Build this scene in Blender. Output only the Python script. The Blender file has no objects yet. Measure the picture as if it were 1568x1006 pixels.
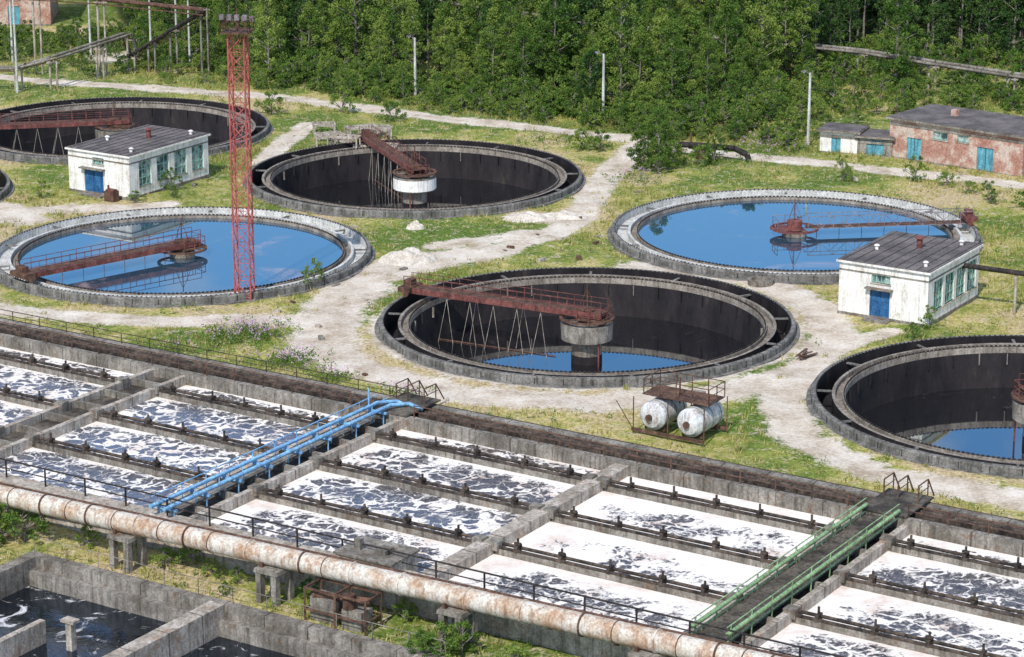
import bpy, math, random
import numpy as np
from mathutils import Vector
random.seed(4); rng=np.random.default_rng(7)
R=math.radians
scene=bpy.context.scene
# ------------------------------------------------------------------ frames
E1=np.array([.8361,-.5486]); E2=np.array([.5150,.8572])
def S(a,b):            # site grid of the plant (metres) -> world
    return (a*E1[0]+b*E2[0], a*E1[1]+b*E2[1])
def frame(ox,oy,deg):
    c,s=math.cos(R(deg)),math.sin(R(deg))
    return lambda a,b:(ox+a*c-b*s, oy+a*s+b*c)
def I(a,b): return (a,b)
# ------------------------------------------------------------------ mesh builder
class MB:
    def __init__(s): s.v=[];s.f=[];s.m=[];s.sm=[]
    def add(s,vs,fs,m=0,smooth=False):
        o=len(s.v); s.v.extend(vs)
        for f in fs: s.f.append([i+o for i in f]); s.m.append(m); s.sm.append(smooth)
    def box(s,a0,a1,b0,b1,z0,z1,m=0,F=S,taper=0):
        t=taper
        q=[(a0,b0),(a1,b0),(a1,b1),(a0,b1)]; q2=[(a0+t,b0+t),(a1-t,b0+t),(a1-t,b1-t),(a0+t,b1-t)]
        vs=[(*F(*p),z0) for p in q]+[(*F(*p),z1) for p in q2]
        s.add(vs,[[3,2,1,0],[4,5,6,7],[0,1,5,4],[1,2,6,5],[2,3,7,6],[3,0,4,7]],m)
    def tube(s,p,q,r,m=0,n=8,r2=None,caps=True):
        p=Vector(p);q=Vector(q);d=q-p
        if d.length<1e-6: return
        d.normalize(); up=Vector((0,0,1)) if abs(d.z)<.95 else Vector((1,0,0))
        x=d.cross(up).normalized(); y=x.cross(d); r2=r if r2 is None else r2
        vs=[]
        for c,rr in ((p,r),(q,r2)):
            for i in range(n):
                t=2*math.pi*(i+.5)/n
                vs.append(tuple(c+x*(rr*math.cos(t))+y*(rr*math.sin(t))))
        fs=[[i,(i+1)%n,n+(i+1)%n,n+i] for i in range(n)]
        s.add(vs,fs,m,n>6)
        if caps: s.add(vs,[list(range(n))[::-1],list(range(n,2*n))],m)
    def path(s,pts,r,m=0,n=8):
        for p,q in zip(pts[:-1],pts[1:]): s.tube(p,q,r,m,n)
    def bar(s,p,q,w,m=0): s.tube(p,q,w*.7,m,4)
    def lathe(s,cx,cy,prof,m=0,seg=128,closed=False,smooth=False):
        n=len(prof);vs=[]
        for i in range(seg):
            t=2*math.pi*i/seg;c,sn=math.cos(t),math.sin(t)
            for r,z in prof: vs.append((cx+r*c,cy+r*sn,z))
        fs=[]
        k=n if closed else n-1
        for i in range(seg):
            j=(i+1)%seg
            for a in range(k):
                b=(a+1)%n
                fs.append([i*n+a,j*n+a,j*n+b,i*n+b])
        s.add(vs,fs,m,smooth)
    def disc(s,cx,cy,r,z,m=0,seg=96):
        vs=[(cx+r*math.cos(2*math.pi*i/seg),cy+r*math.sin(2*math.pi*i/seg),z) for i in range(seg)]
        s.add(vs,[list(range(seg))],m)
    def obj(s,name,mats,parent=None):
        me=bpy.data.meshes.new(name); me.from_pydata(s.v,[],s.f)
        for mt in mats: me.materials.append(mt)
        me.polygons.foreach_set('material_index',s.m); me.polygons.foreach_set('use_smooth',s.sm)
        me.update()
        o=bpy.data.objects.new(name,me); scene.collection.objects.link(o)
        if parent: o.parent=parent
        return o
def empty(name):
    o=bpy.data.objects.new(name,None); scene.collection.objects.link(o); return o
# ------------------------------------------------------------------ materials
class NT:
    def __init__(s,name):
        s.mat=bpy.data.materials.new(name); s.mat.use_nodes=True
        s.t=s.mat.node_tree; s.N=s.t.nodes; s.P=s.N['Principled BSDF']; s.O=s.N['Material Output']
        s.tc=s.N.new('ShaderNodeTexCoord')
    def ln(s,a,b): s.t.links.new(a,b)
    def mapping(s,scale):
        m=s.N.new('ShaderNodeMapping'); m.inputs['Scale'].default_value=scale; s.ln(s.tc.outputs['Object'],m.inputs[0]); return m.outputs[0]
    def noise(s,scale,det=5,rough=.6,vec=None,dist=0):
        n=s.N.new('ShaderNodeTexNoise'); n.inputs['Scale'].default_value=scale; n.inputs['Detail'].default_value=det
        n.inputs['Roughness'].default_value=rough; n.inputs['Distortion'].default_value=dist
        s.ln(vec if vec else s.tc.outputs['Object'],n.inputs['Vector']); return n.outputs['Fac']
    def ramp(s,fac,stops):
        r=s.N.new('ShaderNodeValToRGB'); e=r.color_ramp.elements
        while len(e)<len(stops): e.new(.5)
        for x,(p,c) in zip(e,stops):
            x.position=p; x.color=(*c,1) if not isinstance(c,(int,float)) else (c,c,c,1)
        s.ln(fac,r.inputs[0]); return r.outputs[0]
    def mix(s,f,a,b,mode='MIX'):
        m=s.N.new('ShaderNodeMix'); m.data_type='RGBA'; m.blend_type=mode
        for v,i in ((f,0),(a,6),(b,7)):
            if isinstance(v,(int,float)): m.inputs[i].default_value=v if i==0 else (v,v,v,1)
            elif isinstance(v,tuple): m.inputs[i].default_value=(*v,1)
            else: s.ln(v,m.inputs[i])
        return m.outputs[2]
    def math(s,op,a,b=0.,c=None,clamp=False):
        m=s.N.new('ShaderNodeMath'); m.operation=op; m.use_clamp=clamp
        for i,v in enumerate((a,b,c)):
            if v is None: continue
            if isinstance(v,(int,float)): m.inputs[i].default_value=v
            else: s.ln(v,m.inputs[i])
        return m.outputs[0]
    def attr(s,n):
        a=s.N.new('ShaderNodeAttribute'); a.attribute_name=n; return a
    def bump(s,h,st=.4,d=.05):
        b=s.N.new('ShaderNodeBump'); b.inputs['Strength'].default_value=st; b.inputs['Distance'].default_value=d
        s.ln(h,b.inputs['Height']); s.ln(b.outputs[0],s.P.inputs['Normal'])
    def fin(s,col,rough=.85,spec=.3,metal=0):
        if isinstance(col,tuple): s.P.inputs['Base Color'].default_value=(*col,1)
        else: s.ln(col,s.P.inputs['Base Color'])
        s.P.inputs['Roughness'].default_value=rough; s.P.inputs['Specular IOR Level'].default_value=spec
        s.P.inputs['Metallic'].default_value=metal
        return s.mat
def weathered(name,c1,c2,c3=None,scale=.5,rough=.85,streak=True,lo=.4,hi=.62,bump=.3,spec=.25,stain=None):
    n=NT(name); a=n.noise(scale,6,.7)
    col=n.ramp(a,[(lo,c1),(hi,c2)])
    if streak:
        st=n.noise(1.5,4,.7,n.mapping((2.2,2.2,.25)))
        c3=c3 or tuple(x*.35 for x in c1)
        col=n.mix(n.ramp(st,[(.47,0.),(.70,.85)]),col,c3)
    if stain: col=n.mix(n.ramp(n.noise(.9,5,.75),[(.56,0.),(.68,.7)]),col,stain)
    fine=n.noise(7,3,.7); col=n.mix(.75,col,n.ramp(fine,[(.3,.28),(.7,.76)]),'OVERLAY')
    n.bump(fine,bump,.04)
    return n.fin(col,rough,spec)
M={}
M['conc']=weathered('concrete',(.14,.125,.105),(.31,.285,.25),(.05,.045,.035),stain=(.16,.09,.05))
M['rim']=weathered('rim_concrete',(.11,.108,.10),(.25,.24,.225),(.045,.04,.035),scale=.9)
M['concl']=weathered('concrete_light',(.29,.25,.205),(.52,.47,.41),(.12,.095,.075),scale=.8,stain=(.34,.19,.12))
M['launder']=weathered('launder_concrete',(.18,.155,.13),(.32,.285,.245),(.07,.055,.04),scale=.8)
M['launderw']=weathered('launder_concrete_wet_light',(.44,.44,.42),(.64,.64,.62),(.27,.26,.22),scale=.8)
M['concd']=weathered('concrete_dark',(.045,.04,.034),(.15,.13,.105),(.02,.018,.015))
M['white']=weathered('whitewash',(.60,.57,.52),(.84,.83,.80),(.40,.36,.30),scale=.7,lo=.3,hi=.52,stain=(.50,.43,.36))
M['red']=weathered('red_oxide_paint',(.12,.04,.035),(.23,.085,.075),(.05,.028,.022),scale=1.5,rough=.65)
M['redt']=weathered('tower_red_paint',(.36,.07,.07),(.50,.15,.14),(.2,.05,.04),scale=1.2,rough=.55)
M['rust']=weathered('rusty_steel',(.075,.04,.03),(.17,.095,.065),(.04,.025,.018),scale=1.5)
M['dark']=weathered('dark_steel',(.022,.02,.02),(.06,.05,.045),scale=2)
M['aerp']=weathered('corroded_air_pipe',(.03,.025,.022),(.12,.09,.07),scale=1.4)
M['blue']=weathered('blue_paint',(.15,.36,.62),(.28,.54,.80),(.12,.18,.25),scale=1,rough=.5)
M['door']=weathered('door_blue_paint',(.02,.09,.22),(.04,.15,.33),scale=2,rough=.6)
M['doort']=weathered('door_turquoise_paint',(.08,.28,.37),(.15,.40,.48),scale=2,rough=.6)
M['green']=weathered('green_paint',(.20,.34,.16),(.34,.50,.26),(.12,.14,.06),scale=1.2,rough=.5)
M['frame']=weathered('green_window_frame',(.20,.40,.34),(.34,.55,.47),scale=2)
M['pipe']=weathered('pipe_wrap',(.42,.30,.21),(.58,.55,.49),(.24,.12,.065),scale=.6,lo=.40,hi=.54,rough=.7,stain=(.36,.18,.09))
M['roof']=weathered('bitumen_roof',(.085,.075,.075),(.17,.15,.145),scale=.6,streak=False)
M['slab']=weathered('dirt_pile',(.45,.40,.34),(.66,.61,.54),scale=1.2,streak=False,bump=.8)
M['tankw']=weathered('tank_white_paint',(.46,.48,.50),(.70,.72,.73),(.28,.19,.13),scale=1.4,rough=.45)
M['steelbl']=weathered('grey_blue_steel',(.13,.12,.14),(.25,.24,.27),(.14,.06,.05),scale=1.5)
M['bark']=weathered('bark',(.10,.085,.065),(.30,.28,.25),scale=2,streak=False)
def brick():
    n=NT('old_brick'); a=n.noise(.5,7,.75); b=n.noise(6,3,.6)
    col=n.ramp(a,[(.36,(.30,.14,.105)),(.48,(.40,.24,.19)),(.56,(.52,.43,.37)),(.68,(.36,.30,.26))])
    col=n.mix(.6,col,n.ramp(b,[(.3,.3),(.7,.75)]),'OVERLAY'); n.bump(b,.4,.04); return n.fin(col,.9,.2)
M['brick']=brick()
def glass():
    n=NT('window_glass'); return n.fin(n.ramp(n.noise(1.0,3),[(.42,(.04,.07,.08)),(.6,(.45,.52,.50))]),.15,.6)
M['glass']=glass()
def liner():      # dark algae covered inner wall
    n=NT('tank_liner_dark'); st=n.noise(.5,6,.75,n.mapping((1.,1.,.35)))
    col=n.ramp(st,[(.4,(.012,.011,.013)),(.6,(.028,.024,.026)),(.75,(.075,.058,.048))])
    n.bump(n.noise(4,4),.4,.05); return n.fin(col,.8,.2)
M['liner']=liner()
def water(name,tint,ior,rough,bumpst,scale,film=None,dcol=(.02,.03,.035),th=(.5,.62)):
    n=NT(name)
    n.N.remove(n.P)
    d=n.N.new('ShaderNodeBsdfDiffuse'); g=n.N.new('ShaderNodeBsdfGlossy'); mx=n.N.new('ShaderNodeMixShader')
    g.inputs['Color'].default_value=(*tint,1); g.inputs['Roughness'].default_value=rough
    d.inputs['Color'].default_value=(*dcol,1)
    lw=n.N.new('ShaderNodeFresnel'); lw.inputs['IOR'].default_value=ior
    f=lw.outputs[0]
    if film:
        k=n.ramp(n.noise(film[3],7,.72,None,1.6),[(th[0],0.),(th[1],1.)])
        n.ln(n.mix(k,dcol,film[:3]),d.inputs['Color'])
        f=n.math('MULTIPLY',f,n.math('SUBTRACT',1.,n.math('MULTIPLY',k,film[4])))
    b=n.N.new('ShaderNodeBump'); b.inputs['Strength'].default_value=bumpst; b.inputs['Distance'].default_value=.02
    n.ln(n.noise(scale,3,.6),b.inputs['Height'])
    n.ln(b.outputs[0],g.inputs['Normal'])
    n.ln(f,mx.inputs[0]); n.ln(d.outputs[0],mx.inputs[1]); n.ln(g.outputs[0],mx.inputs[2]); n.ln(mx.outputs[0],n.O.inputs[0])
    return n.mat
M['wfull']=water('clear_water',(.95,.98,1),6.,.015,.02,1.2,(.38,.30,.30,.07,.4),(.03,.07,.11),(.56,.70))
M['wlow']=water('settled_water',(.95,.98,1),5.0,.03,.04,1.0,(.12,.10,.09,.3,.5),(.012,.012,.014),(.62,.75))
M['wdark']=water('dark_rippled_water',(.7,.8,1),1.6,.06,1.,2.0,(.6,.6,.62,.5,.95),(.010,.012,.014),(.57,.66))
def aer():
    n=NT('aerated_foamy_water')
    uv=n.attr('lane'); sep=n.N.new('ShaderNodeSeparateXYZ'); n.ln(uv.outputs['Vector'],sep.inputs[0])
    u,v,f=sep.outputs  # u 0..1 along, v 0..1 across, f foaminess
    def warp(src,scale,amp,det):
        w=n.N.new('ShaderNodeTexNoise'); w.inputs['Scale'].default_value=scale; w.inputs['Detail'].default_value=det
        n.ln(n.tc.outputs['Object'],w.inputs['Vector'])
        m=n.N.new('ShaderNodeVectorMath'); m.operation='MULTIPLY_ADD'; n.ln(w.outputs['Color'],m.inputs[0]); m.inputs[1].default_value=(amp,amp,0); n.ln(src,m.inputs[2]); return m.outputs[0]
    p1=warp(n.tc.outputs['Object'],.6,2.8,2); p2=warp(p1,2.4,.62,4)
    vo=n.N.new('ShaderNodeTexVoronoi'); vo.feature='DISTANCE_TO_EDGE'; vo.inputs['Scale'].default_value=.98; n.ln(p2,vo.inputs['Vector'])
    fine=n.noise(3.0,5,.7); fine2=n.noise(8,3,.65)
    w=n.ramp(n.noise(.5,4),[(.34,.02),(.66,.24)])
    l1=n.math('SUBTRACT',w,vo.outputs['Distance'])
    def ridge(sc,wd,g):
        rn=n.noise(sc,3,.55,p1); rd=n.math('ABSOLUTE',n.math('SUBTRACT',rn,.5)); return n.math('MULTIPLY',n.math('SUBTRACT',wd,rd),g)
    l=n.math('MAXIMUM',l1,ridge(1.5,.013,3.2))
    l=n.math('ADD',l,n.math('MULTIPLY_ADD',fine2,.16,-.08))
    lines=n.math('MULTIPLY',l,11,clamp=True)
    dv=n.math('ABSOLUTE',n.math('SUBTRACT',v,.45)); dv=n.math('POWER',n.math('MULTIPLY',dv,2.0),2.4)
    du=n.math('ABSOLUTE',n.math('SUBTRACT',u,.55)); du=n.math('POWER',n.math('MULTIPLY',du,1.9),5.)
    big=n.math('ADD',n.math('ADD',dv,n.math('MULTIPLY',du,.9)),n.math('MULTIPLY_ADD',n.noise(.22,6,.62),3.6,-1.8))
    big=n.math('ADD',big,n.math('MULTIPLY_ADD',f,1.8,-1.25))
    big=n.math('ADD',big,n.math('MULTIPLY_ADD',fine,2.0,-1.))
    big=n.math('MULTIPLY',big,4.,clamp=True)
    foam=n.math('MAXIMUM',lines,big)
    fc=n.mix(n.ramp(n.noise(.3,5,.7),[(.51,0.),(.72,.85)]),(.86,.82,.78),(.62,.47,.385))
    fc=n.mix(n.ramp(n.noise(1.6,5,.7),[(.55,0.),(.8,.4)]),fc,(.58,.54,.50))
    fc=n.mix(.22,fc,n.ramp(n.noise(5,4,.65),[(.35,.25),(.65,.85)]),'OVERLAY')
    n.N.remove(n.P)
    d=n.N.new('ShaderNodeBsdfDiffuse'); n.ln(fc,d.inputs[0])
    dk=n.N.new('ShaderNodeBsdfDiffuse'); n.ln(n.mix(n.ramp(fine,[(.3,0.),(.75,1.)]),(.018,.016,.018),(.20,.18,.17)),dk.inputs[0])
    g=n.N.new('ShaderNodeBsdfGlossy'); g.inputs[0].default_value=(.62,.72,.9,1); g.inputs['Roughness'].default_value=.12
    b=n.N.new('ShaderNodeBump'); b.inputs['Strength'].default_value=.7; b.inputs['Distance'].default_value=.08; n.ln(n.math('ADD',fine,foam),b.inputs['Height'])
    n.ln(b.outputs[0],g.inputs['Normal']); n.ln(b.outputs[0],d.inputs['Normal'])
    gf=n.math('SUBTRACT',.60,n.math('MULTIPLY',f,1.4),clamp=True)
    gf=n.math('MAXIMUM',gf,.15)
    m1=n.N.new('ShaderNodeMixShader'); n.ln(gf,m1.inputs[0]); n.ln(dk.outputs[0],m1.inputs[1]); n.ln(g.outputs[0],m1.inputs[2])
    m2=n.N.new('ShaderNodeMixShader'); n.ln(foam,m2.inputs[0]); n.ln(m1.outputs[0],m2.inputs[1]); n.ln(d.outputs[0],m2.inputs[2])
    n.ln(m2.outputs[0],n.O.inputs[0]); return n.mat
M['aer']=aer()
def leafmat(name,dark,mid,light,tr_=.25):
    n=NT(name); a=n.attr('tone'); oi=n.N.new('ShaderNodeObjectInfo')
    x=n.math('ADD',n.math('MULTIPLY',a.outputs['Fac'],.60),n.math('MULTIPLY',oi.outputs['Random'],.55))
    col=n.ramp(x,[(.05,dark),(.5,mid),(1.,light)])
    n.ln(col,n.P.inputs['Base Color']); n.P.inputs['Roughness'].default_value=.6; n.P.inputs['Specular IOR Level'].default_value=.12
    if tr_>0:
        tr=n.N.new('ShaderNodeBsdfTranslucent'); n.ln(col,tr.inputs[0]); mx=n.N.new('ShaderNodeMixShader'); mx.inputs[0].default_value=tr_
        n.ln(n.P.outputs[0],mx.inputs[1]); n.ln(tr.outputs[0],mx.inputs[2]); n.ln(mx.outputs[0],n.O.inputs[0])
    return n.mat
M['leaf']=leafmat('birch_leaves',(.038,.095,.018),(.11,.195,.036),(.28,.35,.075))
M['leafd']=leafmat('dark_leaves',(.015,.042,.013),(.036,.082,.020),(.08,.14,.03),0)
M['grass']=leafmat('grass_blades',(.09,.15,.025),(.26,.265,.065),(.52,.43,.22),0)
M['flower']=leafmat('fireweed_flowers',(.38,.20,.36),(.50,.30,.47),(.60,.42,.56),0)
# ------------------------------------------------------------------ layout
TANKS=dict(C=(5.4,188.7,False),B=(-26.2,209.3,True),D=(-8.7,237.4,False),E=(23.1,216.1,True),F=(-38.5,258.6,False),G=(34.6,169.5,False),H=(-59.0,231.5,False))
PATHS=[([(-75,293),(-60,290),(-48,285),(-37,281),(-23,276),(-8,266),(3,260),(12,255),(19,249),(31,243),(45,235),(80,217)],1.4),
([(12,252),(9,241),(7,231),(5.5,222),(3,216),(-1,212),(-5,208)],1.4),
([(-2,211),(-8,207),(-11,202),(-13,195),(-13.5,187),(-13,182)],2.4),
([(-14,186),(-11,178.5),(-4,172.2),(5,170),(14,172.5),(21,178)],1.8),
([(20,178),(23,186),(22.5,194),(19,202),(10,206)],1.7),
([(-80,214),(-60,203),(-45,195.5),(-36,192.5),(-25,190),(-19,190.5),(-13,190)],1.4),
([(20,178),(17.8,171),(18,163),(22,156),(30,151),(42,143),(60,130)],1.6),
([(27,187.5),(21,181)],.9),
([(-75,218),(-50,221),(-43,224),(-38,226.5),(-33,226),(-30,227)],1.4),
([(-20,262),(-22,252),(-23,244)],1.1),([(-41,222),(-44,226)],2),
([(1,223),(4,222)],1.6),([(-6,213),(2,217)],1.2),([(-45,300),(-38,304)],2.5)]
fx=[-90,-62,-50,-46,-36,-27,-22,-10,4,13,21,27,33,38,60,95]; fy=[352,345,338,318,304,292,288,281,268,262,265,275,288,300,292,280]
def pathmask(x,y):
    m=np.zeros_like(x)
    for pts,hw in PATHS:
        d=np.full_like(x,1e9)
        for (x0,y0),(x1,y1) in zip(pts[:-1],pts[1:]):
            dx,dy=x1-x0,y1-y0; t=np.clip(((x-x0)*dx+(y-y0)*dy)/(dx*dx+dy*dy),0,1)
            d=np.minimum(d,np.hypot(x-x0-t*dx,y-y0-t*dy))
        v=np.clip(1.5-d/hw,0,1)
        if hw<1.5: v=v*(1-.38*np.exp(-(d/.38)**2))
        m=np.maximum(m,v)
    for k,(cx,cy,_) in TANKS.items():
        r=np.hypot(x-cx,y-cy); w=1.0 if k=='C' else .5
        m=np.maximum(m,np.clip(1.3-(r-15)/w,0,1)*(.8 if k=='C' else .4))
    return m
def inv(x,y):
    D=E1[0]*E2[1]-E2[0]*E1[1]
    return (E2[1]*x-E2[0]*y)/D,(-E1[1]*x+E1[0]*y)/D
def ground_z(x,y):
    a,b=inv(x,y)
    z=.06*np.sin(x*.31+1)*np.sin(y*.27)+.05*np.sin(x*.9+y*.7)
    z=np.where(b>138.5,z,0.)
    z=np.where((b<=138.)&(b>112.1),-4.,z)
    low=-1.6+.05*np.sin(x*1.3)*np.sin(y*1.1)
    z=np.where(b<=112.1,low,z)
    z=np.where((b<106.6)&(a>-98.2)&(a<-40)&(b>80),-5.,z)
    return z
def axis(c0,c1,st,lo,hi):
    a=list(np.arange(c0,c1+st/2,st)); k=st
    x=c1
    while x<hi: k*=1.35; x+=k; a.append(min(x,hi))
    x=c0;k=st
    while x>lo: k*=1.35; x-=k; a.insert(0,max(x,lo))
    return np.array(a)
xs=axis(-72,72,.5,-2500,2500); ys=axis(118,335,.5,-800,4000)
X,Y=np.meshgrid(xs,ys); X=X.ravel().copy();Y=Y.ravel().copy()
Z=ground_z(X,Y)
for k,(cx,cy,_) in TANKS.items():
    r=np.hypot(X-cx,Y-cy); ins=r<14.75
    sn=(r>14.35)&ins; sc=np.where(sn,14.72/np.maximum(r,.01),1)
    X=cx+(X-cx)*sc; Y=cy+(Y-cy)*sc; Z=np.where(ins,-5.,Z)
nx,ny=len(xs),len(ys)
idx=np.arange(nx*ny).reshape(ny,nx)
q=np.stack([idx[:-1,:-1],idx[:-1,1:],idx[1:,1:],idx[1:,:-1]],-1).reshape(-1,4)
def npmesh(name,V,Fq,mat,attrs=None,parent=None,smooth=False):
    me=bpy.data.meshes.new(name); n=Fq.shape[1]
    me.vertices.add(len(V)); me.vertices.foreach_set('co',np.asarray(V,np.float32).ravel())
    me.loops.add(Fq.size); me.loops.foreach_set('vertex_index',Fq.astype(np.int32).ravel())
    me.polygons.add(len(Fq)); me.polygons.foreach_set('loop_start',np.arange(0,Fq.size,n,dtype=np.int32))
    me.polygons.foreach_set('use_smooth',np.full(len(Fq),smooth))
    me.update(calc_edges=True)
    for k,a in (attrs or {}).items():
        at=me.attributes.new(k,'FLOAT','POINT'); at.data.foreach_set('value',np.asarray(a,np.float32))
    me.materials.append(mat)
    o=bpy.data.objects.new(name,me); scene.collection.objects.link(o)
    if parent: o.parent=parent
    return o
def groundmat():
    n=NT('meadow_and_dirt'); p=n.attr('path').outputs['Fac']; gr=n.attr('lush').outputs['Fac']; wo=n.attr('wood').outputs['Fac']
    n1=n.noise(.09,5,.65); n2=n.noise(.6,5,.7); n3=n.noise(4,4,.7)
    x=n.math('ADD',n.math('MULTIPLY',n1,1.1),n.math('MULTIPLY_ADD',gr,-.20,.05)); x=n.math('ADD',x,n.math('MULTIPLY_ADD',n2,.25,-.125))
    g=n.ramp(x,[(.36,(.11,.17,.03)),(.46,(.25,.275,.065)),(.52,(.42,.37,.14)),(.60,(.48,.38,.22))])
    g=n.mix(n.ramp(n.noise(1.0,5,.75),[(.53,0.),(.64,.8)]),g,(.47,.395,.28))
    g=n.mix(n.ramp(n.noise(.8,5,.75,n.mapping((1.3,1.3,1.3))),[(.56,0.),(.66,.8)]),g,(.08,.12,.025))
    g=n.mix(.85,g,n.ramp(n3,[(.3,.2),(.7,.8)]),'OVERLAY')
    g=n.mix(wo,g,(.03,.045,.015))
    dirt=n.ramp(n.noise(.35,6,.7),[(.35,(.42,.34,.255)),(.5,(.60,.525,.435)),(.68,(.73,.67,.59))])
    dirt=n.mix(.6,dirt,n.ramp(n3,[(.3,.27),(.7,.72)]),'OVERLAY')
    pm=n.math('ADD',p,n.math('MULTIPLY_ADD',n2,1.8,-.86)); pm=n.math('ADD',pm,n.math('MULTIPLY_ADD',n3,.8,-.4))
    pm=n.ramp(pm,[(.32,0.),(.68,1.)])
    col=n.mix(pm,g,dirt)
    n.bump(n.math('ADD',n2,n3),.7,.15)
    return n.fin(col,.95,.1)
pm=pathmask(X,Y)
lush=np.clip(.5+.5*np.sin(X*.13+2)*np.cos(Y*.09)+np.clip((Y-235)/60,0,.5),0,1)
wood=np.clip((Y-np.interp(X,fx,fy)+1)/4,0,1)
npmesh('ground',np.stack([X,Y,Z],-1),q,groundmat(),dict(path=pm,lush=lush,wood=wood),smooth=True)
# ------------------------------------------------------------------ helpers
def handrail(mb,pts,h=1.0,m=0,sp=2.0,r=.03,mid=True):
    for p,q in zip(pts[:-1],pts[1:]):
        p=Vector(p);q=Vector(q);L=(q-p).length;n=max(1,round(L/sp))
        for i in range(n+1):
            c=p.lerp(q,i/n); mb.tube(c,c+Vector((0,0,h)),r*1.2,m,5)
        mb.tube(p+Vector((0,0,h)),q+Vector((0,0,h)),r*1.1,m,5)
        if mid: mb.tube(p+Vector((0,0,h*.52)),q+Vector((0,0,h*.52)),r*.8,m,5)
def truss(mb,p,q,h,m=0,r=.05,sp=1.2):
    p=Vector(p);q=Vector(q);n=max(1,round((q-p).length/sp));up=Vector((0,0,h))
    mb.bar(p,q,r,m);mb.bar(p+up,q+up,r,m)
    for i in range(n+1):
        c=p.lerp(q,i/n); mb.bar(c,c+up,r*.7,m)
        if i<n:
            d=p.lerp(q,(i+1)/n)
            mb.bar(c if i%2 else c+up, d+up if i%2 else d,r*.7,m)
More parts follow.
